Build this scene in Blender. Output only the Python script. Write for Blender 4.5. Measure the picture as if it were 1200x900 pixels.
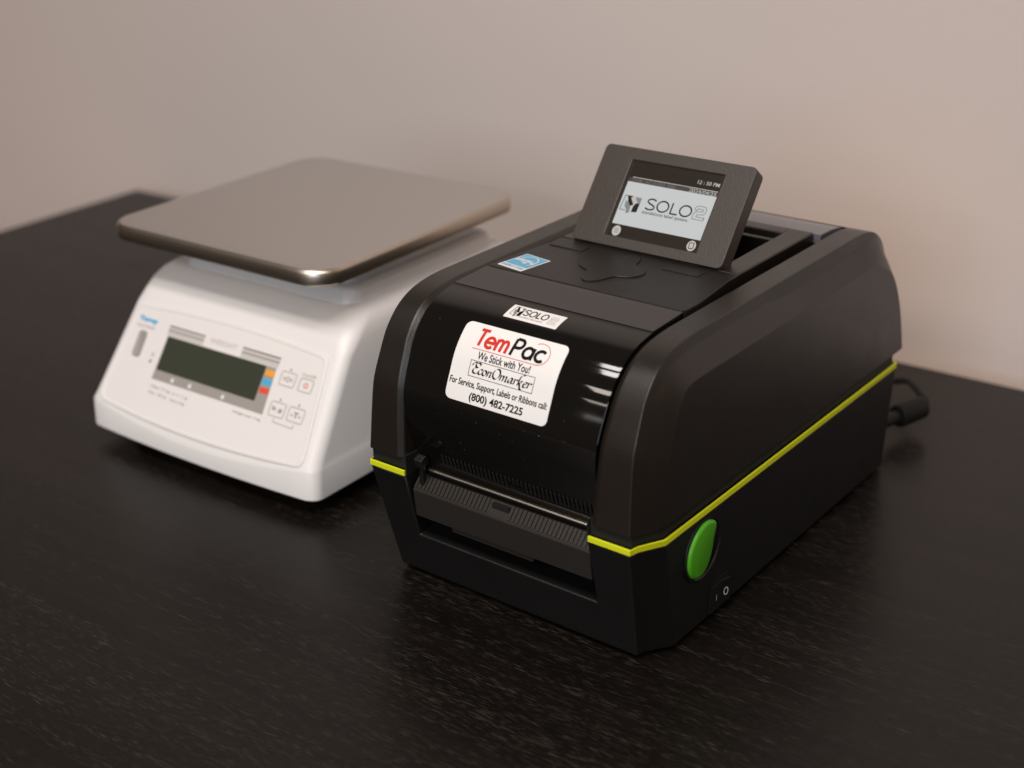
import bpy, bmesh, math, random
from mathutils import Vector, Matrix
R = math.radians
for o in list(bpy.data.objects):
    bpy.data.objects.remove(o)
C = bpy.context.scene.collection
scn = bpy.context.scene
random.seed(4)

# ------------------------------------------------------------------ camera
def camera():
    yaw, pitch, roll, f = 0.66464, 0.41575, -0.02184, 1695.74
    cy, sy = math.cos(yaw), math.sin(yaw)
    fw = Vector((-sy*math.cos(pitch), cy*math.cos(pitch), -math.sin(pitch)))
    r = Vector((cy, sy, 0)); u = r.cross(fw)
    r2 = math.cos(roll)*r+math.sin(roll)*u; u2 = -math.sin(roll)*r+math.cos(roll)*u
    cam = bpy.data.cameras.new('camera'); co = bpy.data.objects.new('camera', cam); C.objects.link(co)
    m = Matrix((r2, u2, -fw)).transposed().to_4x4(); m.translation = Vector((.555582, -.558081, .470899))
    co.matrix_world = m
    cam.sensor_width = 36; cam.lens = 36*f/1200; cam.clip_start = .02; cam.clip_end = 200
    cam.dof.use_dof = True; cam.dof.focus_distance = .835; cam.dof.aperture_fstop = 4.4
    cam.dof.aperture_blades = 9
    scn.camera = co
camera()

# ------------------------------------------------------------------ world, lamps, exposure
w = bpy.data.worlds.new('World'); scn.world = w; w.use_nodes = True
bg = w.node_tree.nodes['Background']
bg.inputs[0].default_value = (1.0, .80, .64, 1); bg.inputs[1].default_value = .048
def area(name, loc, target, sx, sy, power, col, spread=180):
    l = bpy.data.lights.new(name, 'AREA'); l.shape = 'RECTANGLE'; l.size = sx; l.size_y = sy
    l.energy = power; l.color = col; l.spread = R(spread)
    o = bpy.data.objects.new(name, l); C.objects.link(o); o.location = loc
    d = Vector(target)-Vector(loc); o.rotation_euler = d.to_track_quat('-Z', 'Y').to_euler()
    return o
# recessed ceiling fittings of the room, seen as the bright bars in the glossy lid
for y_, d_ in ((-.72, .22), (-1.05, .22)):
    area('ceiling_lamp', (.25, y_, 1.85), (.25, y_, 0), 1.6, d_, 18, (1, .935, .885))
area('ceiling_lamp', (.18, -2.45, 1.85), (.18, -2.45, 0), 2.0, .55, 34, (1, .87, .77))
area('ceiling_lamp', (.70, -4.6, 1.85), (.70, -4.6, 0), 4.2, .5, 38, (1, .90, .83))
# daylight from a window behind the camera, and a small warm ceiling spot off to the right
area('window_light', (1.0, -3.0, 1.0), (.0, .1, .1), 1.5, 1.1, 26, (.80, .89, 1))
area('warm_spot', (1.75, -.65, 1.7), (.3, .2, .1), .25, .25, 2.4, (1, .60, .34))
area('added_rear_glow', (.11, .345, .10), (.11, .52, .10), .14, .05, .045, (1, .48, .20))  # unseen lamp added behind the printer to warm the wall around it
scn.view_settings.view_transform = 'Standard'; scn.view_settings.look = 'None'
scn.view_settings.exposure = 0; scn.view_settings.gamma = 1; scn.view_settings.use_curve_mapping = False

# ------------------------------------------------------------------ materials
def mat(name, col, rough=.5, metal=0., spec=.5, bump=0., bscale=900., coat=0., var=0., emit=None, estr=0., trans=0.):
    m = bpy.data.materials.new(name); m.use_nodes = True
    nt = m.node_tree; b = nt.nodes['Principled BSDF']
    b.inputs['Base Color'].default_value = (*col, 1); b.inputs['Roughness'].default_value = rough
    b.inputs['Metallic'].default_value = metal; b.inputs['Specular IOR Level'].default_value = spec
    b.inputs['Coat Weight'].default_value = coat; b.inputs['Coat Roughness'].default_value = .04
    b.inputs['Transmission Weight'].default_value = trans
    if emit:
        b.inputs['Emission Color'].default_value = (*emit, 1); b.inputs['Emission Strength'].default_value = estr
    if bump or var:
        tc = nt.nodes.new('ShaderNodeTexCoord'); nz = nt.nodes.new('ShaderNodeTexNoise')
        nz.inputs['Scale'].default_value = bscale; nz.inputs['Detail'].default_value = 3
        nt.links.new(tc.outputs['Object'], nz.inputs['Vector'])
        if bump:
            bp = nt.nodes.new('ShaderNodeBump'); bp.inputs['Strength'].default_value = bump
            bp.inputs['Distance'].default_value = .0004
            nt.links.new(nz.outputs['Fac'], bp.inputs['Height']); nt.links.new(bp.outputs['Normal'], b.inputs['Normal'])
        if var:
            n2 = nt.nodes.new('ShaderNodeTexNoise'); n2.inputs['Scale'].default_value = 40; n2.inputs['Detail'].default_value = 6
            nt.links.new(tc.outputs['Object'], n2.inputs['Vector'])
            mr = nt.nodes.new('ShaderNodeMapRange'); mr.inputs[1].default_value = .3; mr.inputs[2].default_value = .7
            mr.inputs[3].default_value = rough-var; mr.inputs[4].default_value = rough+var
            nt.links.new(n2.outputs['Fac'], mr.inputs[0]); nt.links.new(mr.outputs[0], b.inputs['Roughness'])
    return m
M = {}
M['shell'] = mat('textured_black_plastic', (.0150, .0116, .0089), .31, spec=.52, bump=.4, bscale=1500, var=.04)
M['base'] = mat('matt_black_plastic', (.0070, .0067, .0067), .44, spec=.38, bump=.5, bscale=1500, var=.04)
M['dark'] = mat('hollow_black_plastic', (.008, .0078, .0075), .6)
M['gloss'] = mat('glossy_black_lid', (.006, .0055, .005), .06, spec=.62, var=.015)
M['keypad'] = mat('satin_black_plastic', (.0130, .0112, .0098), .40, spec=.36, bump=.35, bscale=1500)
M['bezel'] = mat('screen_bezel_plastic', (.044, .034, .0265), .42, bump=.5, bscale=1300)
M['lime'] = mat('lime_stripe', (.68, .73, .012), .45)
M['green'] = mat('green_button_plastic', (.085, .42, .012), .38, bump=.1)
M['steel'] = mat('tear_bar_steel', (.42, .37, .32), .34, metal=1)
M['ledge'] = mat('ledge_plastic', (.024, .0202, .0172), .38, spec=.42, bump=.2)
M['smoke'] = mat('smoked_window', (.13, .125, .14), .18, spec=.6)
M['label_white'] = mat('white_label_paper', (.83, .81, .79), .38)
M['red'] = mat('red_print', (.62, .035, .02), .5, spec=.2)
M['black'] = mat('black_print', (.007, .006, .007), .55, spec=.12)
M['grey'] = mat('grey_print', (.25, .25, .25), .45)
M['pale_grey'] = mat('pale_grey_print', (.44, .42, .40), .45)
M['eblue'] = mat('sky_blue_print', (.10, .42, .68), .4)
M['screen_dark'] = mat('screen_glass', (.020, .016, .013), .16, emit=(1, .8, .62), estr=.008)
M['screen_lit'] = mat('screen_lit_white', (.02, .02, .02), .2, emit=(.95, .98, .98), estr=.56)
M['screen_row'] = mat('screen_grey_row', (.02, .02, .02), .2, emit=(1, .92, .82), estr=.045)
M['screen_ink'] = mat('screen_ink', (.012, .012, .012), .25)
M['screen_grey'] = mat('screen_grey_ink', (.02, .02, .02), .25, emit=(.9, .95, 1), estr=.22)
M['screen_text'] = mat('screen_white_text', (.02, .02, .02), .25, emit=(1, .93, .85), estr=.50)
M['screen_dim'] = mat('screen_dim_text', (.02, .02, .02), .25, emit=(1, .92, .82), estr=.14)
M['white'] = mat('white_scale_plastic', (.80, .775, .76), .36, bump=.06, bscale=1200)
M['panel'] = mat('white_membrane', (.80, .77, .75), .42)
M['rubber'] = mat('black_rubber', (.009, .0085, .008), .6, spec=.3, bump=.2)
M['pgrey'] = mat('panel_grey', (.34, .315, .29), .45)
M['pdark'] = mat('panel_dark_line', (.22, .20, .185), .45)
M['plight'] = mat('panel_light_band', (.58, .55, .52), .45)
M['lcd'] = mat('lcd_glass', (.048, .053, .038), .16, spec=.4)
M['orange'] = mat('orange_tab', (.85, .36, .03), .45)
M['tblue'] = mat('blue_tab', (.06, .42, .72), .45)
M['tred'] = mat('red_tab', (.75, .08, .05), .45)
M['rim'] = mat('bright_rim_steel', (.58, .51, .43), .36, metal=1)
def brushed():
    m = mat('brushed_steel', (.63, .605, .58), .46, metal=1); nt = m.node_tree; b = nt.nodes['Principled BSDF']
    tc = nt.nodes.new('ShaderNodeTexCoord'); mp = nt.nodes.new('ShaderNodeMapping'); mp.inputs['Scale'].default_value = (6, 1500, 40)
    nz = nt.nodes.new('ShaderNodeTexNoise'); nz.inputs['Scale'].default_value = 1; nz.inputs['Detail'].default_value = 4
    nt.links.new(tc.outputs['Object'], mp.inputs[0]); nt.links.new(mp.outputs[0], nz.inputs['Vector'])
    mr = nt.nodes.new('ShaderNodeMapRange'); mr.inputs[3].default_value = .36; mr.inputs[4].default_value = .50
    nt.links.new(nz.outputs['Fac'], mr.inputs[0]); nt.links.new(mr.outputs[0], b.inputs['Roughness'])
    b.inputs['Anisotropic'].default_value = .0
    return m
M['brushed'] = brushed()
def wood():
    m = mat('black_brown_wood', (.014, .0115, .010), .30, spec=.29); nt = m.node_tree; b = nt.nodes['Principled BSDF']; L = nt.links.new
    N = nt.nodes.new
    tc = N('ShaderNodeTexCoord')
    # slow warp so the grain wanders a little
    wn = N('ShaderNodeTexNoise'); wn.inputs['Scale'].default_value = 3.5; wn.inputs['Detail'].default_value = 2
    L(tc.outputs['Object'], wn.inputs['Vector'])
    wv = N('ShaderNodeVectorMath'); wv.operation = 'MULTIPLY_ADD'; wv.inputs[1].default_value = (.0, .012, 0)
    L(wn.outputs['Color'], wv.inputs[0]); L(tc.outputs['Object'], wv.inputs[2])
    def streak(sx, sy, detail):
        mp = N('ShaderNodeMapping'); mp.inputs['Scale'].default_value = (sx, sy, 1); L(wv.outputs[0], mp.inputs[0])
        n = N('ShaderNodeTexNoise'); n.inputs['Scale'].default_value = 1; n.inputs['Detail'].default_value = detail
        n.inputs['Roughness'].default_value = .6; L(mp.outputs[0], n.inputs['Vector']); return n
    pore = streak(115, 1500, 1); band = streak(2.0, 60, 4); brk = streak(2.6, 170, 2.5)
    def rng(n, a, c, lo, hi):
        r = N('ShaderNodeMapRange'); r.inputs[1].default_value = a; r.inputs[2].default_value = c
        r.inputs[3].default_value = lo; r.inputs[4].default_value = hi; L(n, r.inputs[0]); return r.outputs[0]
    p = rng(pore.outputs['Fac'], .555, .67, 0, 1)
    k = rng(brk.outputs['Fac'], .40, .62, .12, 1)
    q = N('ShaderNodeMath'); q.operation = 'MULTIPLY'; L(p, q.inputs[0]); L(k, q.inputs[1])
    base = N('ShaderNodeMix'); base.data_type = 'RGBA'
    base.inputs[6].default_value = (.0038, .0027, .0021, 1); base.inputs[7].default_value = (.0066, .0047, .0037, 1)
    L(rng(band.outputs['Fac'], .35, .65, 0, 1), base.inputs[0])
    c = N('ShaderNodeMix'); c.data_type = 'RGBA'; L(q.outputs[0], c.inputs[0]); L(base.outputs[2], c.inputs[6])
    c.inputs[7].default_value = (.031, .025, .020, 1); L(c.outputs[2], b.inputs['Base Color'])
    ro = N('ShaderNodeMath'); ro.operation = 'MULTIPLY_ADD'; ro.inputs[1].default_value = .40; ro.inputs[2].default_value = .33
    L(q.outputs[0], ro.inputs[0]); L(ro.outputs[0], b.inputs['Roughness'])
    bp = N('ShaderNodeBump'); bp.inputs['Strength'].default_value = .16; bp.inputs['Distance'].default_value = .0002; bp.invert = True
    L(q.outputs[0], bp.inputs['Height']); L(bp.outputs[0], b.inputs['Normal'])
    return m
M['wood'] = wood()
M['wall'] = mat('painted_wall', (.66, .588, .552), .7, bump=.5, bscale=160)
M['floor'] = mat('brown_floor', (.42, .25, .15), .6, bump=.1, bscale=30)

# ------------------------------------------------------------------ mesh helpers
PO = Vector((.102, .16, 0))          # the printer's empty stands at the middle of its base
class MB:
    def __init__(s): s.v = []; s.f = []
    def add(s, vs, fs):
        n = len(s.v); s.v += [tuple(v) for v in vs]; s.f += [tuple(i+n for i in f) for f in fs]; return s
    def box(s, a, b):
        (x0, y0, z0), (x1, y1, z1) = a, b
        return s.add([(x0,y0,z0),(x1,y0,z0),(x1,y1,z0),(x0,y1,z0),(x0,y0,z1),(x1,y0,z1),(x1,y1,z1),(x0,y1,z1)],
                     [(0,3,2,1),(4,5,6,7),(0,1,5,4),(1,2,6,5),(2,3,7,6),(3,0,4,7)])
    def prism(s, poly, axis, a, b):
        def P(p, h):
            return {0: (h, p[0], p[1]), 1: (p[0], h, p[1]), 2: (p[0], p[1], h)}[axis]
        n = len(poly)
        return s.add([P(p, a) for p in poly]+[P(p, b) for p in poly],
                     [tuple(range(n))[::-1], tuple(range(n, 2*n))]+[(i, (i+1) % n, n+(i+1) % n, n+i) for i in range(n)])
    def loft(s, rings, closed=True, capa=True, capb=True):
        n = len(rings[0]); vs = [p for r in rings for p in r]; fs = []
        for k in range(len(rings)-1):
            for i in range(n if closed else n-1):
                j = (i+1) % n
                fs.append((k*n+i, k*n+j, (k+1)*n+j, (k+1)*n+i))
        if capa: fs.append(tuple(range(n))[::-1])
        if capb: fs.append(tuple(range((len(rings)-1)*n, len(rings)*n)))
        return s.add(vs, fs)
    def tube(s, pts, rad, n=12, cap=True):
        pts = [Vector(p) for p in pts]; rings = []
        for i, p in enumerate(pts):
            d = (pts[min(i+1, len(pts)-1)]-pts[max(i-1, 0)]).normalized()
            a = d.cross(Vector((0, 0, 1)));
            if a.length < 1e-3: a = d.cross(Vector((1, 0, 0)))
            a.normalize(); b = d.cross(a); r = rad[i] if isinstance(rad, (list, tuple)) else rad
            rings.append([p+a*math.cos(t)*r+b*math.sin(t)*r for t in [2*math.pi*k/n for k in range(n)]])
        return s.loft(rings, True, cap, cap)
def obj(name, mb, m, parent=None, off=None, bevel=0., seg=2, ang=32, smooth=True, recalc=True, kind=None, label=None):
    me = bpy.data.meshes.new(name)
    off = Vector(off) if off is not None else Vector((0, 0, 0))
    me.from_pydata([tuple(Vector(v)-off) for v in mb.v], [], mb.f)
    if recalc:
        bm = bmesh.new(); bm.from_mesh(me); bmesh.ops.remove_doubles(bm, verts=bm.verts, dist=1e-6)
        bmesh.ops.recalc_face_normals(bm, faces=bm.faces); bm.to_mesh(me); bm.free()
    me.materials.append(m)
    o = bpy.data.objects.new(name, me); C.objects.link(o); o.parent = parent
    if smooth:
        me.polygons.foreach_set('use_smooth', [True]*len(me.polygons)); me.set_sharp_from_angle(angle=R(ang))
    if bevel:
        b = o.modifiers.new('edge', 'BEVEL'); b.width = bevel; b.segments = seg; b.limit_method = 'ANGLE'; b.angle_limit = R(ang)
        b.harden_normals = True; b.use_clamp_overlap = True
    if kind: o['kind'] = kind
    if label: o['label'] = label
    return o
def thing(name, label, cat, loc, rz=0.):
    o = bpy.data.objects.new(name, None); C.objects.link(o); o.location = loc; o.rotation_euler = (0, 0, rz)
    o.empty_display_size = .05; o['label'] = label; o['category'] = cat; return o
def catmull(P, n=4, closed=False):
    out = []; m = len(P); P = [Vector(p) for p in P]
    for i in range(m if closed else m-1):
        p0 = P[(i-1) % m] if (closed or i > 0) else P[0]*2-P[1]
        p1 = P[i]; p2 = P[(i+1) % m]
        p3 = P[(i+2) % m] if (closed or i+2 < m) else P[-1]*2-P[-2]
        for k in range(n):
            t = k/n
            out.append(.5*((2*p1)+(p2-p0)*t+(2*p0-5*p1+4*p2-p3)*t*t+(3*p1-p0-3*p2+p3)*t**3))
    if not closed: out.append(P[-1])
    return out
def rrect(x0, y0, x1, y1, r, n=5):
    out = []
    for cx, cy, a in ((x1-r, y1-r, 0), (x0+r, y1-r, 90), (x0+r, y0+r, 180), (x1-r, y0+r, 270)):
        for k in range(n+1):
            t = R(a+90*k/n); out.append((cx+r*math.cos(t), cy+r*math.sin(t)))
    return out
# flat print: text or strokes laid on a surface through a map (u, v, height) -> point
def text_geo(txt, bold=0., res=4, spacing=1.):
    cu = bpy.data.curves.new('lettering', 'FONT'); cu.body = txt; cu.size = 1; cu.offset = bold; cu.resolution_u = res
    cu.space_character = spacing
    o = bpy.data.objects.new('lettering', cu); C.objects.link(o)
    dg = bpy.context.evaluated_depsgraph_get(); me = bpy.data.meshes.new_from_object(o.evaluated_get(dg))
    vs = [tuple(v.co) for v in me.vertices]; fs = [tuple(p.vertices) for p in me.polygons]
    bpy.data.objects.remove(o); bpy.data.curves.remove(cu); bpy.data.meshes.remove(me)
    return vs, fs
def put_text(mb, txt, box, fmap, h=.00015, bold=0., shear=0., spacing=1., res=4):
    vs, fs = text_geo(txt, bold, res, spacing)
    xs = [v[0]+shear*v[1] for v in vs]; ys = [v[1] for v in vs]
    a, b, c, d = min(xs), max(xs), min(ys), max(ys); u0, v0, u1, v1 = box
    mb.add([fmap(u0+(x-a)/(b-a)*(u1-u0), v0+(y-c)/(d-c)*(v1-v0), h) for x, y in zip(xs, ys)], fs)
def put_stroke(mb, pts, wd, fmap, h=.00015, closed=False, nib=None):
    pts = [Vector(p).to_2d() for p in pts]
    sub = []
    for p, q in zip(pts, pts[1:]+([pts[0]] if closed else [])):          # long runs are cut up so that they follow the surface
        m = max(1, int((q-p).length/.0009)); sub += [p.lerp(q, k/m) for k in range(m)]
    pts = sub if closed else sub+[pts[-1]]
    n = len(pts); L = []; Rr = []
    for i, p in enumerate(pts):
        a = pts[(i-1) % n] if (closed or i) else p; b = pts[(i+1) % n] if (closed or i < n-1) else p
        if nib is not None: o = Vector((math.cos(nib), math.sin(nib)))*wd/2
        else:
            d = (b-a).normalized(); o = Vector((-d.y, d.x))*wd/2
            if 0 < i < n-1 or closed:
                d1 = (p-a).normalized(); k = max(.5, abs(Vector((-d1.y, d1.x)).dot(o.normalized()))); o = o/k
        L.append(p+o); Rr.append(p-o)
    vs = [fmap(q.x, q.y, h) for q in L]+[fmap(q.x, q.y, h) for q in Rr]
    mb.add(vs, [(i, (i+1) % n, n+(i+1) % n, n+i) for i in range(n if closed else n-1)])
def put_poly(mb, poly, fmap, h=.0001):
    mb.add([fmap(u, v, h) for u, v in poly], [tuple(range(len(poly)))])
def put_plate(mb, x0, y0, x1, y1, r, fmap, h0, h1, nv=10):
    # a thin rounded sheet that follows the surface: strips across v
    rows = []
    vsamp = sorted(set([y0+r-r*math.cos(R(a)) for a in (0, 22, 45, 67, 90)]+[y1-r+r*math.cos(R(a)) for a in (0, 22, 45, 67, 90)]
                       + [y0+r+(y1-y0-2*r)*k/nv for k in range(nv+1)]))
    for v in vsamp:
        e = 0
        if v < y0+r: e = r-math.sqrt(max(0, r*r-(y0+r-v)**2))
        if v > y1-r: e = r-math.sqrt(max(0, r*r-(v-y1+r)**2))
        rows.append((x0+e, x1-e, v))
    n = len(rows); vs = []
    for h in (h1, h0):
        for a, b, v in rows: vs += [fmap(a, v, h), fmap(b, v, h)]
    fs = [(2*i, 2*i+1, 2*i+3, 2*i+2) for i in range(n-1)]
    fs += [(2*n+2*i, 2*n+2*i+2, 2*n+2*i+3, 2*n+2*i+1) for i in range(n-1)]
    fs += [(2*i, 2*i+2, 2*n+2*i+2, 2*n+2*i) for i in range(n-1)]+[(2*i+1, 2*n+2*i+1, 2*n+2*i+3, 2*i+3) for i in range(n-1)]
    fs += [(0, 2*n, 2*n+1, 1), (2*n-2, 2*n-1, 4*n-1, 4*n-2)]
    mb.add(vs, fs)

# ------------------------------------------------------------------ the setting: floor, wall, table
TH = R(1.4); tu = Vector((math.cos(TH), math.sin(TH), 0)); tv = Vector((-math.sin(TH), math.cos(TH), 0)); TC = Vector((-.8115, .4775, 0))
fl = MB().box((-12, -12, -.80), (12, 3, -.75)); obj('floor', fl, M['floor'], kind='structure', smooth=False)
wl = MB().box((-4, .045, -.75), (4.5, .2, 2.2))
wo = obj('wall', wl, M['wall'], kind='structure', smooth=False); wo.location = TC; wo.rotation_euler = (0, 0, TH)
table = thing('table', 'dark brown wood grain table top standing against the plain wall', 'table', TC+tu*.8-tv*.55+Vector((0, 0, -.75)), TH)
tb = MB().box((-.8, -.55, .725), (.8, .55, .75)); obj('table_top', tb, M['wood'], table, bevel=.0015, seg=3)
for sx in (-1, 1):
    for sy in (-1, 1):
        obj('leg', MB().box((sx*.75-.025, sy*.5-.025, 0), (sx*.75+.025, sy*.5+.025, .725)), M['wood'], table, bevel=.002)

# ------------------------------------------------------------------ label printer
W, ZS, ZT = .204, .0811, .0775
c0, c2, EX = .0091, .0203, .0036
printer = thing('label_printer', 'black desktop label printer with lime stripe and tilted display, right of the scale', 'label printer', PO)
def P(name, mb, m, parent=printer, **k): return obj(name, mb, m, parent, off=PO, **k)
railF = [(0,.089),(.0008,.097),(.0022,.112),(.0045,.130),(.0075,.1395),(.0112,.148),(.0150,.1565),(.0195,.1635),(.0265,.171),(.0345,.1762),(.044,.1797),(.056,.1817),(.068,.1824)]
railB = [(.262,.1824),(.272,.1820),(.283,.1806),(.293,.1770),(.3015,.1700),(.3070,.1605),(.3108,.148),(.3140,.135),(.318,.112),(.321,.089)]
panF = [(.0205,.089),(.0212,.096),(.0222,.108),(.0240,.122),(.0260,.131),(.0288,.1400),(.0318,.1475),(.0345,.1530),(.0380,.1580),(.0428,.1613),(.050,.1629),(.060,.1633),(.072,.1633)]
panB = [(.258,.1630),(.268,.1624),(.279,.1602),(.290,.1555),(.2995,.149),(.3065,.141),(.3120,.131),(.3165,.1205),(.3205,.106),(.3240,.089)]
def prof(a, b):
    A = catmull(a, 3); B = catmull(b, 3); mid = [A[-1].lerp(B[0], k/8) for k in range(1, 8)]
    return A+mid+B
rail = prof([Vector(p).to_3d() for p in railF], [Vector(p).to_3d() for p in railB])
pan = prof([Vector(p).to_3d() for p in panF], [Vector(p).to_3d() for p in panB])
NP = len(rail)
def inset(pr, d):
    out = []
    for i, p in enumerate(pr):
        t = pr[min(i+1, len(pr)-1)]-pr[max(i-1, 0)]; n = Vector((t.y, -t.x, 0)).normalized()
        dd = d(i) if callable(d) else d
        out.append(p+n*dd)
    return out
def hh(z): return min(max((z-ZS)/.1, 0), 1)
stepw = lambda i: .0042+.0020*min(1, max(0, (rail[i].y-.10)/.06)) if i < 40 else max(.0042, .0062-.0004*(i-48))
step = inset(rail, stepw)
lip = inset(rail, .0025); deep = inset(rail, lambda i: .020 if rail[i].y < .14 and rail[i].x < .1 else (.0075+.0125*max(0, (.17-rail[i].y)/.03) if rail[i].x < .1 else .0075) if rail[i].y < .17 else .0075)
xin = lambda z: .0355-.0035*hh(z)
up = MB()
for sgn in (0, 1):
    mx = (lambda x: x) if sgn == 0 else (lambda x: W-x)
    strips = [
        [(mx(xin(p.y)), q.x, q.y) for p, q in zip(rail, deep)],
        [(mx(xin(p.y)), q.x, q.y) for p, q in zip(rail, lip)],
        [(mx(xin(p.y)-.0036), p.x, p.y) for p in rail],
        [(mx(c0+EX*hh(p.y)), p.x, p.y) for p in rail],
        [(mx(c0+EX*hh(p.y)-.0012), q.x, q.y) for p, q in zip(rail, step)],
        [(mx((c0+EX*hh(p.y))*.42+.0006), q.x*.5+r.x*.5-.0008*(i < 30), q.y*.5+r.y*.5-.0006) for i, (p, q, r) in enumerate(zip(rail, step, pan))],
        [(mx(.003*hh(p.y)), p.x, p.y) for p in pan]]
    up.loft(strips, False, False, False)
    pp = strips[-1]; n = len(pp); k = len(up.v)
    up.add(pp, [tuple(range(n))])
    # close the underside of the rim
    for a, b in ((1, 2), (2, 3), (3, 4), (4, 5), (5, 6)): pass
# bridge across the back between the rails
bk = [i for i in range(NP) if rail[i].x > .2850]
up.loft([[(xin(rail[i].y)-.004, rail[i].x-.0002, rail[i].y-.0002) for i in bk], [(W-xin(rail[i].y)+.004, rail[i].x-.0002, rail[i].y-.0002) for i in bk]], False, False, False)
P('upper_housing', up, M['shell'], bevel=.0009, seg=2, ang=19)
P('inner_frame', MB().box((.03, .03, .09), (.174, .30, .160)), M['dark'], smooth=False)

# lid, a glossy curved cover between the rails
lidP = [(.0150,.0795),(.0128,.0862),(.0105,.0935),(.0078,.1030),(.0055,.1130),(.0044,.1215),(.0048,.130),(.0078,.1393),(.0115,.1478),(.0153,.1562),(.0198,.1631),(.0268,.1705),(.0347,.1757),(.044,.1791),(.0553,.1812)]
lidC = catmull([Vector(p).to_3d() for p in lidP], 5)
lidC += [Vector(p).to_3d() for p in ((.0561,.1817),(.0640,.18205),(.0720,.1824),(.0800,.1828),(.0850,.18305),(.0866,.1831),(.0869,.1790))]
lidS = [0]
for a, b in zip(lidC, lidC[1:]): lidS.append(lidS[-1]+(b-a).length)
lid = MB()
gp = .0009
rows = [(xin(p.y)+gp+max(0, .095-p.y)*.35, p) for p in lidC]
def lidring(x, d=0.):
    q = inset(lidC, d) if d else lidC
    return q
l0 = lidC; l1 = inset(lidC, .0025)
lid.loft([[(xin(p.y)+gp, q.x, q.y) for p, q in zip(l0, l1)],
          [(xin(p.y)+gp, p.x+.0004, p.y) for p in l0],
          [(xin(p.y)+gp+.0012, p.x, p.y) for p in l0],
          [(W-xin(p.y)-gp-.0012, p.x, p.y) for p in l0],
          [(W-xin(p.y)-gp, p.x+.0004, p.y) for p in l0],
          [(W-xin(p.y)-gp, q.x, q.y) for p, q in zip(l0, l1)]], False, False, False)
lido = P('lid', lid, M['gloss'], ang=28, bevel=0)
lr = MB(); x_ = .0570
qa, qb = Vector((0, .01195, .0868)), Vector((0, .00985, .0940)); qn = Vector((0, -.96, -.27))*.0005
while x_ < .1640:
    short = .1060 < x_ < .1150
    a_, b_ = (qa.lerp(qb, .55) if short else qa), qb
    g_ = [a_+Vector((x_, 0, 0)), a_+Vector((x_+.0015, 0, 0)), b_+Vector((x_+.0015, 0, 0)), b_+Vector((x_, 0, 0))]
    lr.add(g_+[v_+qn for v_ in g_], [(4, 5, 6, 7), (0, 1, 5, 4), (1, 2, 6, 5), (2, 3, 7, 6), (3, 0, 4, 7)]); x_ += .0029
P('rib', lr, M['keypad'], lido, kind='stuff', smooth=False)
# surface map for the labels stuck on the lid
RS = [Vector(p) for p in [(0,.089),(.0008,.097),(.0022,.112),(.0045,.130),(.0075,.1395),(.0112,.148),(.0150,.1565),(.0195,.1635),(.0265,.171),(.0345,.1762),(.044,.1797),(.056,.1815),(.0868,.1829)]]
RL = [0]
for a, b in zip(RS, RS[1:]): RL.append(RL[-1]+(b-a).length)
LS = []
for q in RS:                                   # tie each measured arc position to the nearest point of the lid curve
    j = min(range(len(lidC)), key=lambda i: (lidC[i].to_2d()-q).length); LS.append(lidS[j])
def lidmap(x, s, h):
    i = max(k for k in range(len(RL)-1) if RL[k] <= s or k == 0)
    t = (s-RL[i])/(RL[i+1]-RL[i]); L = LS[i]+(LS[i+1]-LS[i])*t
    j = max(k for k in range(len(lidS)-1) if lidS[k] <= L or k == 0)
    t = (L-lidS[j])/(lidS[j+1]-lidS[j]); p = lidC[j].lerp(lidC[j+1], t)
    a = lidC[min(j+2, len(lidC)-1)]-lidC[max(j-1, 0)]; n = Vector((-a.y, a.x, 0)).normalized()
    return (x, p.x+n.x*h, p.y+n.y*h)
st = MB(); put_plate(st, .0650, .0460, .1360, .0926, .0038, lidmap, .00003, .00022, 16)
sticker = P('service_sticker', st, M['label_white'], ang=40, label='white rounded sticker with red and black lettering')
# rounded bold letters drawn as strokes in a unit x-height
def arc_(cx, cy, rx, ry, a0, a1, n=14): return [(cx+rx*math.cos(R(a0+(a1-a0)*k/n)), cy+ry*math.sin(R(a0+(a1-a0)*k/n))) for k in range(n+1)]
BL = {'T': (.86, [[(.0, 1.40), (.80, 1.40)], [(.40, 1.40), (.40, .06)]]),
 'e': (.98, [[(.07, .50), (.84, .50)]+arc_(.45, .50, .39, .43, 8, 318)]),
 'm': (1.36, [[(.10, .0), (.10, .98)], [(.10, .55)]+arc_(.345, .62, .245, .31, 178, 0)+[(.59, .0)], [(.59, .55)]+arc_(.835, .62, .245, .31, 178, 0)+[(1.08, .0)]]),
 'P': (.98, [[(.11, .0), (.11, 1.40)], [(.11, 1.40), (.45, 1.40)]+arc_(.47, 1.04, .34, .36, 90, -90)+[(.11, .68)]]),
 'a': (1.04, [arc_(.45, .50, .38, .43, 0, 360, 24), [(.84, .0), (.84, .98)]]),
 'c': (.92, [arc_(.47, .50, .40, .43, 45, 315, 20)])}
def bold_word(mb, word, x0, x1, y0, y1, wd, shear=.13):
    tot = sum(BL[ch][0] for ch in word)-.08; x_ = 0; kx = (x1-x0-shear*(y1-y0))/tot; ky = (y1-y0)/1.5; i_ = 0
    for ch in word:
        w_, st_ = BL[ch]
        for q_ in st_:
            put_stroke(mb, [(x0+kx*(x_+a_)+shear*ky*(b_+.08), y0+ky*(b_+.06)) for a_, b_ in q_], wd, lidmap, .0004+i_*8e-6); i_ += 1
        x_ += w_
t = MB(); bold_word(t, 'Tem', .0757, .1003, .0784, .0893, .00185); P('lettering', t, M['red'], sticker, smooth=False, recalc=False)
t = MB(); bold_word(t, 'Pac', .1003, .1246, .0784, .0893, .00185); P('lettering', t, M['black'], sticker, smooth=False, recalc=False)
t = MB()
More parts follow.
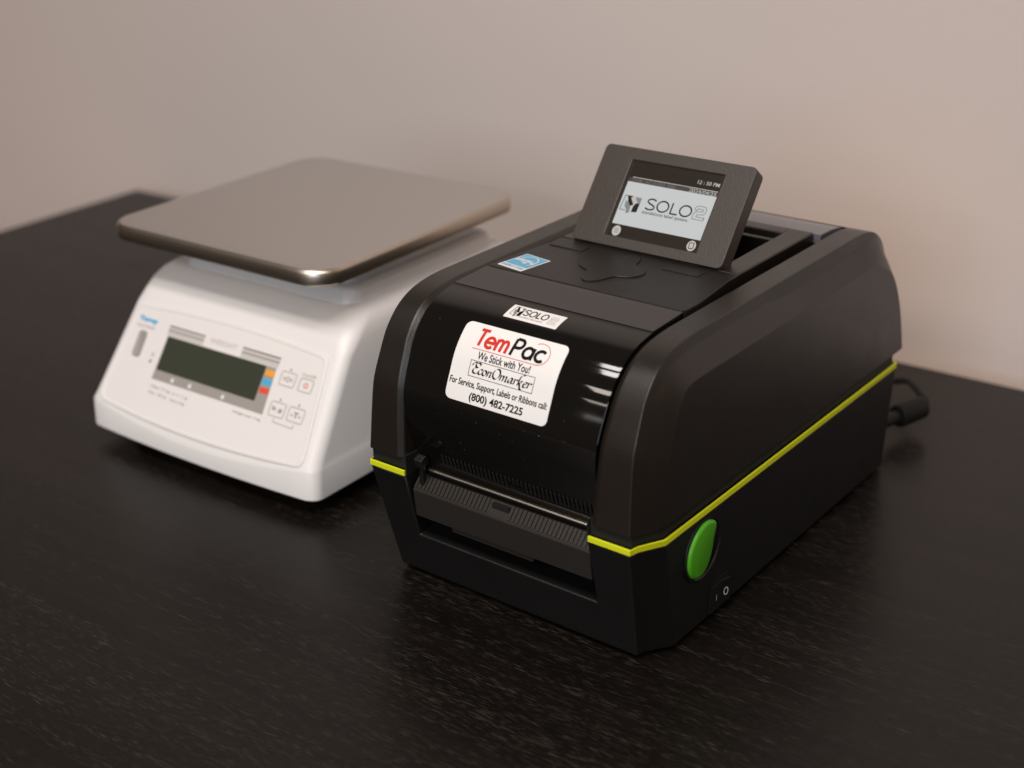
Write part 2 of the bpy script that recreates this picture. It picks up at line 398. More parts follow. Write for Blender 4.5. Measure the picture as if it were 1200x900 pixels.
arc = [(.0757, .0772), (.1195, .0772)]+[(.1195+.0068*math.sin(R(a)), .0836-.0064*math.cos(R(a))) for a in range(10, 215, 12)]
put_stroke(t, arc, .00032, lidmap, .00045); P('red_line', t, M['red'], sticker, smooth=False, recalc=False)
t = MB(); put_text(t, 'We Stick with You!', (.0812, .0716, .1176, .0762), lidmap, .0004, bold=.014)
put_text(t, 'For Service, Support, Labels or Ribbons call:', (.0663, .0541, .1342, .0592), lidmap, .0004, bold=.016)
put_text(t, '(800) 482-7225', (.0820, .0470, .1194, .0528), lidmap, .0004, bold=.022)
P('lettering', t, M['black'], sticker, smooth=False, recalc=False)
t = MB(); bx = [(.0779, .0616), (.1224, .0616), (.1224, .0706), (.0779, .0706)]
put_stroke(t, bx, .00028, lidmap, .0004, closed=True); P('frame_line', t, M['black'], sticker, smooth=False, recalc=False)
def ell(cx, cy, rx, ry, n=20): return [(cx+rx*math.cos(2*math.pi*k/n+.6), cy+ry*math.sin(2*math.pi*k/n+.6)) for k in range(n+1)]
GL = {'E': (.52, [[(.56,.82),(.46,.96),(.28,.97),(.16,.84),(.2,.64),(.4,.54)], [(.34,.54),(.14,.46),(.06,.26),(.14,.06),(.32,.0),(.54,.12)], [(-.1,.66),(-.08,.86),(.06,.97),(.2,.95)]]),
 'c': (.36, [[(.34,.42),(.24,.5),(.1,.42),(.03,.22),(.1,.04),(.22,.02),(.36,.12)]]),
 'o': (.40, [ell(.18,.25,.16,.24)]), 'O': (.66, [ell(.32,.46,.28,.46)]),
 'n': (.44, [[(-.02,.42),(.07,.48),(.06,.02)], [(.06,.28),(.16,.44),(.26,.48),(.3,.4),(.28,.08),(.33,.02),(.42,.1)]]),
 'm': (.70, [[(-.02,.42),(.07,.48),(.06,.02)], [(.06,.28),(.16,.44),(.26,.48),(.3,.4),(.29,.02)], [(.3,.28),(.4,.44),(.5,.48),(.54,.4),(.52,.08),(.57,.02),(.66,.1)]]),
 'a': (.46, [[(.32,.44),(.2,.5),(.07,.36),(.03,.16),(.1,.03),(.2,.1),(.32,.42)], [(.34,.48),(.31,.1),(.36,.02),(.46,.1)]]),
 'r': (.34, [[(-.02,.42),(.07,.48),(.06,.02)], [(.06,.28),(.15,.44),(.25,.49),(.32,.42)]]),
 'k': (.44, [[(.36,.98),(.30,1.08),(.18,1.0),(.10,.8),(.07,.4),(.05,.02)], [(.07,.26),(.2,.44),(.3,.48),(.3,.36),(.1,.26)], [(.14,.26),(.24,.04),(.32,-.2),(.44,-.26),(.54,-.16)]]),
 'e': (.37, [[(.05,.24),(.22,.3),(.32,.4),(.24,.5),(.1,.42),(.04,.2),(.1,.03),(.22,.02),(.37,.13)]])}
t = MB(); x = .0; word = 'EconOmarker'; tot = sum(GL[ch][0] for ch in word); sc = .0412/tot; kk = 0
for ch in word:
    wd, strokes = GL[ch]
    for s_ in strokes:
        q = catmull([(.0797+sc*(x+a+.16*b), .0636+.0064*b) for a, b in [(p[0], p[1]) for p in s_]], 4)
        put_stroke(t, q, .00118, lidmap, .0004+kk*8e-6, nib=R(38)); kk = (kk+1) % 6
    x += wd
P('lettering', t, M['black'], sticker, smooth=False, recalc=False)
SL = {'S': (1.0, [[(.86,.86),(.66,.97),(.40,.98),(.18,.88),(.16,.70),(.34,.57),(.62,.46),(.82,.32),(.80,.13),(.58,.03),(.30,.03),(.08,.14)]]), 'O': (1.22, [arc_(.56, .5, .50, .48, 0, 360, 26)]), 'L': (.80, [[(.12, 1.), (.12, .03), (.74, .03)]])}
def solo_word(mb, x0, x1, y0, y1, wd, fmap, h):
    tot = 1.0+1.22+.80+1.14; x_ = 0; kx = (x1-x0)/tot
    for ch in 'SOLO':
        w_, st_ = SL[ch]
        for q_ in st_:
            q_ = catmull([(a_, b_, 0) for a_, b_ in q_], 3) if ch == 'S' else q_
            put_stroke(mb, [(x0+kx*(x_+p_[0]), y0+(y1-y0)*p_[1]) for p_ in q_], wd, fmap, h, closed=False)
        x_ += w_
def solo_logo(t_dark, t_grey, t_white, fmap, u0, v0, u1, v1, h):
    # emblem: a dark square with a sheet of paper slanting out of it
    def q(a, b): return (u0+(u1-u0)*a, v0+(v1-v0)*b)
    e = .235; d_ = 3e-5
    put_stroke(t_grey, [q(.07, .10), q(.0, .12), q(.016, .98), q(.06, 1.)], (u1-u0)*.012, fmap, h)
    put_poly(t_dark, [q(.045, 1.), q(.11, 1.02), q(.17, .55), q(.12, .40), q(.075, .62)], fmap, h)
    put_poly(t_grey, [q(.15, 1.), q(e, .97), q(e-.006, .5), q(.19, .62)], fmap, h)
    put_poly(t_dark, [q(.185, .66), q(.215, .60), q(e-.004, .66), q(e-.008, .10), q(.155, .06), q(.16, .42)], fmap, h+d_)
    put_poly(t_white, [q(.095, .90), q(.135, 1.03), q(.20, .66), q(.155, .50)], fmap, h+2*d_)
    put_poly(t_grey, [q(.04, .72), q(.075, .60), q(.125, .38), q(.135, .0), q(.09, -.06), q(.085, .16), q(.05, .35)], fmap, h+d_)
so = MB(); put_plate(so, .0832, .1014, .1197, .1136, .0004, lidmap, .00003, .0002, 6)
solo = P('logo_sticker', so, M['label_white'], ang=40, label='small white sticker with a SOLO 2 logo')
a, b, cW = MB(), MB(), MB()
solo_logo(a, b, cW, lidmap, .0858, .1034, .1165, .1120, .0004)
solo_word(a, .0936, .1102, .1060, .1112, .00072, lidmap, .0004)
put_text(b, 'standalone label system', (.0930, .1032, .1090, .1047), lidmap, .0004)
two = [(.0,.68),(.0,.86),(.16,1.),(.84,1.),(1.,.84),(1.,.56),(.86,.42),(.30,.36),(.28,.2),(1.,.2),(1.,0),(0,0),(.0,.42),(.14,.56),(.72,.62),(.74,.78),(.24,.8),(.22,.68)]
tw = MB(); put_stroke(tw, [(.1120+.0048*u_, .1040+.0064*v_) for u_, v_ in two], .00018, lidmap, .0004, closed=True); P('lettering', tw, M['grey'], solo, smooth=False, recalc=False)
P('lettering', a, M['black'], solo, smooth=False, recalc=False); P('emblem', b, M['grey'], solo, smooth=False, recalc=False); P('paper_mark', cW, M['label_white'], solo, smooth=False, recalc=False)

du = MB()
for k in range(20):
    x_, s_ = random.uniform(.040, .166), random.choice((random.uniform(.012, .045), random.uniform(.012, .110))); r_ = random.uniform(.00008, .00017); a_ = random.uniform(0, 3)
    if .062 < x_ < .139 and s_ > .043: continue
    put_poly(du, [(x_+r_*math.cos(a_+b_)*(1.6 if b_ in (0, 3.1) else .8), s_+r_*math.sin(a_+b_)) for b_ in (0, 1.2, 2.1, 3.1, 4.2, 5.2)], lidmap, .00012)
P('dust', du, M['pale_grey'], kind='stuff', smooth=False, recalc=False)
# keypad and the tray the display tips out of
kr = [(.1712,.0905),(.1712,.1040),(.1690,.1240),(.1664,.1450),(.1664,.1575)]
kp = MB().prism([(.0350,.0880),(.1690,.0880)]+kr+[(W-a_, b_) for a_, b_ in kr[::-1]], 2, .172, .1832)
P('keypad', kp, M['keypad'], bevel=.0007, seg=2)
ZK = .1832
flat = lambda z: (lambda u_, v_, h: (u_, v_, z+h))
cross = []
for k in range(64):
    t_ = 2*math.pi*k/64; r_ = .0180+.0042*math.cos(4*t_); cross.append((.0985+r_*math.cos(t_)*1.0, .1245+r_*math.sin(t_)*1.24))
mbk = MB().loft([[(x_, y_, ZK-.001) for x_, y_ in cross], [(x_, y_, ZK+.0006) for x_, y_ in cross], [(.0985+(x_-.0985)*.98, .1245+(y_-.1245)*.98, ZK+.0009) for x_, y_ in cross]], True, True, True)
P('direction_pad', mbk, M['keypad'], ang=25)
P('key_gap', MB().prism([(.0985+(x_-.0985)*1.04, .1245+(y_-.1245)*1.04) for x_, y_ in cross], 2, ZK-.001, ZK+.0001), M['dark'], smooth=False)
for x0 in (.0405, .1235):
    P('key_gap', MB().prism(rrect(x0-.0005, .1395, x0+.0255, .1502, .0014), 2, ZK-.001, ZK+.0001), M['dark'], smooth=False)
    P('soft_key', MB().prism(rrect(x0, .1400, x0+.0250, .1497, .0012), 2, ZK-.001, ZK+.0006), M['keypad'], bevel=.0003)
fr = MB().box((.1508, .1570, .165), (.1662, .2535, .1836)).box((.0378, .1570, .165), (.0532, .2535, .1836)).box((.0532, .2420, .165), (.1508, .2535, .1836))
P('display_tray', fr, M['shell'], bevel=.0012, seg=3)
P('tray_ridge', MB().box((.0540, .2300, .164), (.1500, .2350, .1815)), M['shell'], bevel=.001)
P('tray_floor', MB().box((.036, .150, .160), (.168, .25, .1635)), M['dark'], smooth=False)
rw = MB().prism([(.2545,.176),(.2545,.1824),(.270,.1820),(.281,.1806),(.2858,.1792),(.2858,.175)], 0, .0335, W-.0335)
P('rear_window', rw, M['smoke'], bevel=.0005, ang=20)
es = MB()
er = R(-8.5); ec = Vector((.0484, .1038))
def emap(u_, v_, h):
    x_ = ec.x+u_*math.cos(er)-v_*math.sin(er); y_ = ec.y+u_*math.sin(er)+v_*math.cos(er); return (x_, y_, ZK+h)
ew, eh = .0101, .0127
put_plate(es, -ew, -eh, ew, eh, .0002, emap, .0, .00016, 2)
est = P('energy_sticker', es, M['label_white'], label='small blue and white energy label')
a, b = MB(), MB()
put_poly(a, [(-.0092, -.0070), (.0092, -.0070), (.0092, .0118), (-.0092, .0118)], emap, .0003)
put_stroke(b, catmull([(-.0075, .0055), (-.002, .0098), (.004, .0085), (.0074, .002), (.006, -.004)], 6), .0007, emap, .00042)
put_text(b, 'energy', (-.0082, -.0022, .0048, .0040), emap, .00042, shear=.3, bold=.03)
put_poly(b, [(.0060+.0022*math.cos(R(90+36*k))*(1 if k % 2 == 0 else .42), .0005+.0022*math.sin(R(90+36*k))*(1 if k % 2 == 0 else .42)) for k in range(10)], emap, .00044)
P('blue_field', a, M['eblue'], est, smooth=False, recalc=False); P('lettering', b, M['label_white'], est, smooth=False, recalc=False)
b = MB(); put_text(b, 'ENERGY STAR', (-.0088, -.0112, .0088, -.0082), emap, .0003, bold=.02); P('lettering', b, M['eblue'], est, smooth=False, recalc=False)

# tilted display
DT = R(38); dup = Vector((0, math.sin(DT), math.cos(DT))); dn = Vector((0, -math.cos(DT), math.sin(DT))); DM = Vector((.1005, .1555, .1845))
def dmap(u_, v_, h): return tuple(DM+Vector((1, 0, 0))*u_+dup*v_+dn*h)
def dring(poly, h): return [dmap(u_, v_, h) for u_, v_ in poly]
dis = MB()
outer = rrect(-.0543, .0005, .0543, .0668, .0035, 5); inner = rrect(-.0320, .0070, .0346, .0590, .0003, 5)
inb = rrect(-.0312, .0078, .0338, .0582, .0003, 5)
backr = rrect(-.0520, .0030, .0520, .0650, .0035, 5)
dis.loft([dring(backr, -.0130), dring(outer, -.0105), dring(outer, 0), dring(inner, 0), dring(inb, -.0016)], True, True, False)
disp = P('display', dis, M['bezel'], bevel=.0006, seg=2, ang=30)
scr = MB(); scr.add(dring([(-.0316, .0074), (.0342, .0074), (.0342, .0586), (-.0316, .0586)], -.0015), [(0, 1, 2, 3)])
P('screen', scr, M['screen_dark'], disp, smooth=False, recalc=False)
H = -.00135
s1 = MB(); put_poly(s1, [(-.0300, .0157), (.0337, .0157), (.0339, .0445), (-.0300, .0445)], dmap, H); P('lit_area', s1, M['screen_lit'], disp, smooth=False, recalc=False)
s1 = MB(); put_poly(s1, [(-.0300, .0445), (.0339, .0445), (.0339, .0474), (-.0300, .0474)], dmap, H); P('status_row', s1, M['screen_row'], disp, smooth=False, recalc=False)
s1 = MB(); put_stroke(s1, [(-.0276, .0477), (.0336, .0477)], .0004, dmap, H+.0001)
put_text(s1, '12 : 50 PM', (.0178, .0507, .0330, .0532), dmap, H, bold=.006)
put_text(s1, '2024/04/25', (.0140, .0447, .0330, .0471), dmap, H+.0001, bold=.0)
P('lettering', s1, M['screen_text'], disp, smooth=False, recalc=False)
s1 = MB(); put_text(s1, 'To4B  A2.15.002  EB0', (-.0276, .0449, .0040, .0470), dmap, H+.0001); P('lettering', s1, M['screen_dim'], disp, smooth=False, recalc=False)
a, b, cW = MB(), MB(), MB()
solo_logo(a, b, cW, dmap, -.0286, .0242, .0270, .0352, H+.0001)
H2 = H+.0001
solo_word(a, -.0118, .0216, .0284, .0357, .0010, dmap, H2)
put_text(a, 'standalone label system', (-.0122, .0248, .0204, .0275), dmap, H2, bold=.008)
tw = MB(); put_stroke(tw, [(.0228+.0078*u_, .0280+.0088*v_) for u_, v_ in two], .00040, dmap, H2, closed=True); P('lettering', tw, M['screen_dim'], disp, smooth=False, recalc=False)
P('lettering', a, M['screen_ink'], disp, smooth=False, recalc=False); P('emblem', b, M['screen_grey'], disp, smooth=False, recalc=False); P('paper_mark', cW, M['screen_text'], disp, smooth=False, recalc=False)
for cx_, mode in ((-.0250, 0), (.0292, 1)):
    ic = MB(); put_poly(ic, [(cx_+.0031*math.cos(2*math.pi*k/24), .0113+.0034*math.sin(2*math.pi*k/24)) for k in range(24)], dmap, H)
    io = P('screen_icon', ic, M['screen_text'], disp, smooth=False, recalc=False)
    ig = MB()
    if mode == 0:
        for dy in (-.0011, 0, .0011): put_stroke(ig, [(cx_-.0014, .0113+dy), (cx_+.0014, .0113+dy)], .0004, dmap, H2)
        gm = M['screen_dim']
    else:
        put_stroke(ig, rrect(cx_-.0015, .0094, cx_+.0015, .0132, .0005, 2), .0005, dmap, H2, closed=True)
        put_stroke(ig, [(cx_-.0003, .0099), (cx_+.0003, .0099)], .0004, dmap, H2); gm = M['screen_ink']
    P('icon_mark', ig, gm, disp, smooth=False, recalc=False)
hg = MB().tube([(.062, .161, .1800), (.139, .161, .1800)], .0045, 12)
P('display_hinge', hg, M['dark'])

# base housing with its front opening
XA, XB, ZO = .0370, W-.0370, .0340
def lev(z): return max(0, min(1, (ZT-z)/(ZT-.003)))
def ring(z, g=0.):
    t_ = lev(z); y = .0169*t_; xl = c0+.0051*t_; s_ = .003*t_
    half = [(xl-g*.3, y-g), (xl-.0012-g*.7, y+.006-g*.4), (s_-g, c2+.0164*t_-g*.2)]
    Rt = [(W-a_, b_) for a_, b_ in half]
    bk_ = .319-.002*t_+g
    yl = y-g
    return [(xl-g*.3, yl), (XA, yl), (XB, yl)]+Rt+[(W-s_+g, bk_-.004), (W-s_-.004+g, bk_), (s_+.004-g, bk_), (s_-g, bk_-.004)]+half[::-1][:2]
bs = MB(); zs_ = [.003, .02, ZO, .06, ZT]
rg = [[(x_, y_, z_) for x_, y_ in ring(z_)] for z_ in zs_]; n = len(rg[0]); k0 = len(bs.v)
vs = [p for r_ in rg for p in r_]; fs = []
for k in range(len(zs_)-1):
    for i in range(n):
        if i == 1 and zs_[k] >= ZO: continue
        j = (i+1) % n; fs.append((k*n+i, k*n+j, (k+1)*n+j, (k+1)*n+i))
fs.append(tuple(range(n))[::-1])
bs.add(vs, fs)
yo = [ring(z_)[1][1] for z_ in zs_]
DP = .055
for X in (XA, XB): bs.add([(X, yo[i], zs_[i]) for i in (2, 3, 4)]+[(X, DP, ZT), (X, DP, ZO)], [(0, 1, 2, 3, 4)])
bs.add([(XA, yo[2], ZO), (XB, yo[2], ZO), (XB, DP, ZO), (XA, DP, ZO)], [(0, 1, 2, 3)])
bs.add([(XA, DP, ZO), (XB, DP, ZO), (XB, DP, .09), (XA, DP, .09)], [(0, 1, 2, 3)])
# top shelf around the opening
r_ = ring(ZT)
bs.add([(x_, y_, ZT) for x_, y_ in [r_[2], *r_[3:8]]]+[(XB, .315, ZT)], [tuple(range(7))])
bs.add([(W-x_, y_, ZT) for x_, y_ in [r_[2], *r_[3:8]]]+[(XA, .315, ZT)], [tuple(range(7))])
bs.add([(XA, DP, ZT), (XB, DP, ZT), (XB, .315, ZT), (XA, .315, ZT)], [(0, 1, 2, 3)])
P('base_housing', bs, M['base'], bevel=.0014, seg=3, ang=24)
def band(z0, z1, g, sgn, start, depth=.0012):
    r_ = ring(ZT, g); r2_ = ring(ZT, g-depth)
    idx = [2, 3, 4, 5, 6, 7]
    mx = (lambda x_: x_) if sgn else (lambda x_: W-x_)
    o_ = [(mx(r_[i][0]), r_[i][1]) for i in idx]; i_ = [(mx(r2_[i][0]), r2_[i][1]) for i in idx]
    o_[0] = (mx(W-start), o_[0][1]); i_[0] = (mx(W-start), i_[0][1])
    m = MB(); m.loft([[(x_, y_, z_) for x_, y_ in pts] for pts, z_ in ((i_, z0), (o_, z0), (o_, z1), (i_, z1))], False, False, False)
    n_ = len(idx); m.add([m.v[0], m.v[n_], m.v[2*n_], m.v[3*n_]], [(0, 1, 2, 3)]); return m
for sgn in (1, 0):
    P('accent_stripe', band(ZT+.0001, ZS, .0003, sgn, .0363), M['lime'], bevel=.0003, ang=40)
    P('seam_band', band(ZS+.00005, .0905, -.0022, sgn, .0360, .004), M['dark'], ang=40)
for x_ in (.0364, W-.0372):
    P('reflection_blocker', MB().box((x_, .0008, ZT+.0002), (x_+.0008, .05, .0905)), M['dark'], smooth=False)  # thin dark blocks added to keep the stripe ends from reflecting in the lid
for x_ in (.025, .179):
    for y_ in (.045, .295):
        P('foot', MB().tube([(x_, y_, 0), (x_, y_, .0036)], .008, 16), M['rubber'])
# tear-off ledge, ribs, steel bar and post
ld = MB().prism([(.0066,.0492),(.0046,.0672),(.0054,.0688),(.0116,.0755),(.0122,.0745),(.0150,.0745),(.0150,.0492)], 0, .0381, W-.0381)
ledge = P('tear_ledge', ld, M['ledge'], bevel=.0005, ang=25)
P('ledge_tab', MB().box((.064, .0085, .0452), (.124, .0145, .0493)), M['ledge'], ledge, bevel=.0005)
rb = MB(); sl = Vector((0, .0116-.0054, .0755-.0688)); sn = Vector((0, -sl.z, sl.y)).normalized(); k = 0; x_ = .0390
while x_ < W-.0395:
    if not (.0945 < x_+.0008 < .1085):
        q0 = Vector((x_, .0056, .0690)); q1 = q0+sl*.93
        b_ = [q0, q0+Vector((.0016, 0, 0)), q1+Vector((.0016, 0, 0)), q1]
        rb.add([v_ for v_ in b_]+[v_+sn*.0009 for v_ in b_], [(4, 5, 6, 7), (0, 1, 5, 4), (1, 2, 6, 5), (2, 3, 7, 6), (3, 0, 4, 7)])
    x_ += .0029
P('rib', rb, M['ledge'], ledge, kind='stuff', smooth=False)
P('sensor_slot', MB().box((.0955, .0080, .0700), (.1075, .0106, .0748)), M['dark'], ledge, smooth=False)
tbar = MB().prism([(.0124,.0784),(.0112,.0789),(.0110,.0796),(.0119,.0804),(.0132,.0803),(.0160,.0790),(.0160,.0784)], 0, .0450, W-.0450)
P('tear_bar', tbar, M['steel'], bevel=.0004)
P('inner_plate', MB().box((.0385, .0185, .0600), (W-.0385, .05, .0900)), M['dark'], bevel=.0008)
po = MB().box((.0425, .0060, .0715), (.0455, .0090, .0860)).prism([(.0035,.0845),(.0028,.0890),(.0075,.0912),(.0100,.0890),(.0095,.0850)], 0, .0412, .0472)
P('release_post', po, M['base'], bevel=.0006)
pr_ = MB().box((.060, .032, .0342), (.120, .050, .0370)).box((.128, .028, .0342), (.150, .045, .0362))
P('opening_rib', pr_, M['base'], bevel=.001)
# release button on the side, a leaf shape in a round dish
leaf = catmull([(.0742,.0690,0),(.0700,.0728,0),(.0640,.0744,0),(.0580,.0736,0),(.0515,.0700,0),(.0462,.0640,0),(.0437,.0570,0),(.0440,.0500,0),(.0475,.0440,0),(.0530,.0405,0),(.0590,.0403,0),(.0642,.0432,0),(.0680,.0485,0),(.0702,.0545,0),(.0715,.0610,0)], 4, True)
XS = W-.0006
lc = Vector((.058, .058, 0))
def leafring(s_, x__): return [(x__, (lc+(p_-lc)*s_*.95).x, (lc+(p_-lc)*s_*.95).y-.0006) for p_ in leaf]
P('release_button', MB().loft([leafring(1, XS-.003), leafring(1, XS+.0011), leafring(.965, XS+.0021), leafring(.86, XS+.0025)], True, True, True), M['green'], ang=50)
rm = MB(); RC = (.0615, .0560)
def circ(r_, x__): return [(x__, RC[0]+r_*math.cos(2*math.pi*k/40), RC[1]+r_*math.sin(2*math.pi*k/40)) for k in range(40)]
rm.loft([circ(.0196, XS-.001), circ(.0194, XS+.0009), circ(.0184, XS+.0009), circ(.0176, XS-.0002)], True, False, False)
P('button_rim', rm, M['base'], ang=50)
# power switch
sx_ = W-.0018
P('switch_frame', MB().box((sx_-.002, .0745, .0055), (sx_+.0004, .0952, .0075)).box((sx_-.002, .0745, .0235), (sx_+.0004, .0952, .0255)).box((sx_-.002, .0745, .0075), (sx_+.0004, .0765, .0235)).box((sx_-.002, .0932, .0075), (sx_+.0004, .0952, .0235)), M['base'], smooth=False)
SW = [(-.001, .0768), (.0008, .0768), (.0009, .0848), (.0030, .0929), (-.001, .0929)]
swt = P('power_switch', MB().add([(sx_+a_, b_, z_) for z_ in (.0078, .0232) for a_, b_ in SW], [(0,1,2,3,4),(9,8,7,6,5),(0,5,6,1),(1,6,7,2),(2,7,8,3),(3,8,9,4),(4,9,5,0)]), M['base'], bevel=.0003)
def swmap(u_, v_, h): return (sx_+.0009+(.0021*(u_-.0848)/.0081 if u_ > .0848 else 0)+h, u_, v_)
t = MB(); put_stroke(t, [(.0890+.0016*math.cos(2*math.pi*k/20), .0150+.0024*math.sin(2*math.pi*k/20)) for k in range(20)], .0007, swmap, .0003, closed=True)
put_stroke(t, [(.0800, .0125), (.0800, .0165)], .0005, swmap, .0003)
P('lettering', t, M['plight'], swt, smooth=False, recalc=False)

# ------------------------------------------------------------------ power cord behind the printer
cord = thing('power_cord', 'black cable with a thick cylindrical plug lying behind the printer at the right', 'cable', (.198, .372, 0))
CO = (.198, .372, 0)
a0, a1 = Vector((.1885, .3655, .0175)), Vector((.1965, .3885, .0185)); ax = (a1-a0).normalized()
cyl = MB().tube([a0-ax*.0005, a0, a0+ax*.0015, a1-ax*.0015, a1, a1+ax*.0006], [.0074, .0083, .0087, .0087, .0083, .0074], 24)
obj('plug', cyl, M['rubber'], cord, CO, ang=50)
obj('socket_end', MB().tube([a0-ax*.040, a0-ax*.001], .0048, 20), M['dark'], cord, CO)
cb = catmull([tuple(a1+ax*.0004), tuple(a1+ax*.006+Vector((-.001, 0, .002))), (.1905, .4010, .0225), (.1815, .4100, .0235), (.1700, .4210, .0215), (.150, .4280, .0130), (.11, .432, .0040), (.04, .428, .0030), (-.02, .43, .003)], 6)
obj('cable', MB().tube(cb, .0026, 10), M['rubber'], cord, CO)

# ------------------------------------------------------------------ weighing scale
SO = Vector((-.300, .0205, 0)); ST = R(1.5)
scale = thing('weighing_scale', 'white compact weighing scale with square steel platter, left of the printer', 'scale', SO+Vector((math.cos(ST)*.114-math.sin(ST)*.14, math.sin(ST)*.114+math.cos(ST)*.14, 0)), ST)
SOF = (.114, .14, 0)
def S(name, mb, m, parent=scale, **k): return obj(name, mb, m, parent, off=SOF, **k)
K = 1.418; dvl = Vector((0, 1, K)).normalized(); dnl = Vector((0, -K, 1)).normalized()
def pmap(u_, s_, h):
    p_ = Vector((u_, .002, .034))+dvl*s_+dnl*h; return tuple(p_)
def bow(x_): return .0045*(1-((x_-.114)/.112)**2)
def soutline(x0, x1, y0, y1, r_, b_=0., n=6, m=14):
    pts = []
    for k in range(m+1):
        x_ = x0+r_+(x1-x0-2*r_)*k/m; pts.append((x_, y0-b_*(1-((x_-(x0+x1)/2)/((x1-x0)/2))**2)))
    for cx_, cy_, a_ in ((x1-r_, y0+r_, -90), (x1-r_, y1-r_, 0), (x0+r_, y1-r_, 90), (x0+r_, y0+r_, 180)):
        for k in range(1, n+1 if a_ != 180 else n):
            t_ = R(a_+90*k/n); pts.append((cx_+r_*math.cos(t_), cy_+r_*math.sin(t_)))
    return pts
def sring(z_, x0, x1, y0, y1, r_, b_=0.): return [(x_, y_, z_) for x_, y_ in soutline(x0, x1, y0, y1, r_, b_)]
hs = MB(); rings = []
rings.append(sring(.0120, .0012, .2276, .0022, .262, .0085, .0040))
rings.append(sring(.0132, .0000, .2288, .0010, .263, .0085, .0042))
def lipz(pts, zc, ze):          # the lip sinks towards the middle of the front
    out = []
    for x_, y_, z_ in pts:
        f_ = max(0, 1-((x_-.114)/.104)**2)*max(0, min(1, 1-y_/.02)); out.append((x_, y_, ze+(zc-ze)*f_))
    return out
rings.append(lipz(sring(.030, .0002, .2286, .0022, .263, .0085, .0054), .0238, .0325))
rings.append(lipz(sring(.034, .0008, .2280, .0030, .263, .0085, .0056), .0255, .0343))
for z_, cv in ((.0385, .0007), (.045, .0003), (.06, 0), (.08, 0), (.098, 0)):
    y_ = .002+(z_-.034)/K; i_ = .0014+.0091*(z_-.034)/.076
    rings.append(sring(z_, i_, .230-i_-.0006, y_, .262, .0095, cv))
for z_, dy, dx in ((.106, .0004, .0003), (.1125, .0026, .0016), (.1175, .0066, .0038), (.1208, .0120, .0072), (.1222, .0185, .0120)):
    y_ = .002+(.098-.034)/K+(z_-.098)/K; rings.append(sring(z_, .0095+dx, .2200-dx, y_+dy, .260-dx, .013))
hs.loft(rings, True, True, True)
S('housing', hs, M['white'], ang=30, label='white moulded body with sloped front')
pl = MB()
pl.loft([sring(.1215, .030, .2005, .0790, .2460, .012), sring(.1300, .0320, .1990, .0815, .2440, .012), sring(.1325, .0350, .196, .0845, .241, .011),
         sring(.1330, .040, .191, .089, .236, .010), sring(.1480, .044, .187, .093, .232, .010)], True, True, True)
S('platter_support', pl, M['white'], ang=38)
pt = MB(); X0, X1, Y0, Y1, PR = -.0012, .2155, .0372, .2600, .023
pt.loft([sring(.1486, X0+.003, X1-.003, Y0+.003, Y1-.003, PR-.003), sring(.1488, X0+.0006, X1-.0006, Y0+.0006, Y1-.0006, PR), sring(.1500, X0, X1, Y0, Y1, PR), sring(.1570, X0, X1, Y0, Y1, PR),
         sring(.1588, X0+.0008, X1-.0008, Y0+.0008, Y1-.0008, PR), sring(.1597, X0+.0022, X1-.0022, Y0+.0022, Y1-.0022, PR-.001)], True, True, False)
pr = S('platter', pt, M['rim'], ang=50, label='square stainless steel pan with rounded corners')
tpn = MB(); tpn.loft([sring(.1594, X0+.0022, X1-.0022, Y0+.0022, Y1-.0022, PR-.001), sring(.1597, X0+.0022, X1-.0022, Y0+.0022, Y1-.0022, PR-.001), sring(.1600, X0+.0040, X1-.0040, Y0+.0040, Y1-.0040, PR-.003)], True, True, True)
S('pan_surface', tpn, M['brushed'], pr, ang=50)
for x_ in (.026, .204):
    for y_ in (.034, .235): S('foot', MB().tube([(x_, y_, 0), (x_, y_, .004), (x_, y_, .0125)], [.0105, .011, .0085], 20), M['rubber'])
# membrane panel: outline from the photograph, in panel coordinates
po_ = []
for k in range(13):
    x_ = .0165+(.2115-.0165)*k/12; po_.append((x_, .0006-.0050*(1-((x_-.114)/.0975)**2)))
po_ += [(.2155, .0020), (.2172, .0060), (.2168, .0130)]
po_ += [(.2090, .0735), (.2076, .0768), (.2040, .0785)]
for k in range(9):
    x_ = .2000-(.2000-.0260)*k/8; po_.append((x_, .0786+.0036*(1-((x_-.113)/.087)**2)))
po_ += [(.0220, .0786), (.0186, .0770), (.0172, .0736), (.0106, .0130), (.0108, .0060), (.0130, .0022)]
def shrink(poly, d):
    cx_ = sum(p_[0] for p_ in poly)/len(poly); cy_ = sum(p_[1] for p_ in poly)/len(poly)
    return [(p_[0]-(p_[0]-cx_)*d/.1, p_[1]-(p_[1]-cy_)*d/.045) for p_ in poly]
pm = MB(); pm.loft([[pmap(*q_, -.002) for q_ in po_], [pmap(*q_, .0008) for q_ in po_], [pmap(*q_, .0012) for q_ in shrink(po_, .0010)], [pmap(*q_, .0012) for q_ in shrink(po_, .0026)], [pmap(*q_, .0008) for q_ in shrink(po_, .0032)]], True, False, True)
panel = S('control_panel', pm, M['panel'], ang=20)
HP = .0008
def pp_(u_, s_, h): return pmap(u_, s_, HP+h)
def L_(name, mb, m): return S(name, mb, m, panel, smooth=False, recalc=False)
g = MB(); put_poly(g, [(.0568, .0270), (.1690, .0270), (.1672, .0600), (.0576, .0600)], pp_, .00012); L_('grey_surround', g, M['pgrey'])
g = MB().loft([[pp_(*q_, .0001) for q_ in rrect(.0583, .0342, .1580, .0598, .0010)], [pp_(*q_, .0004) for q_ in rrect(.0585, .0344, .1578, .0596, .0010)]], True, False, True)
S('lcd_window', g, M['lcd'], panel)
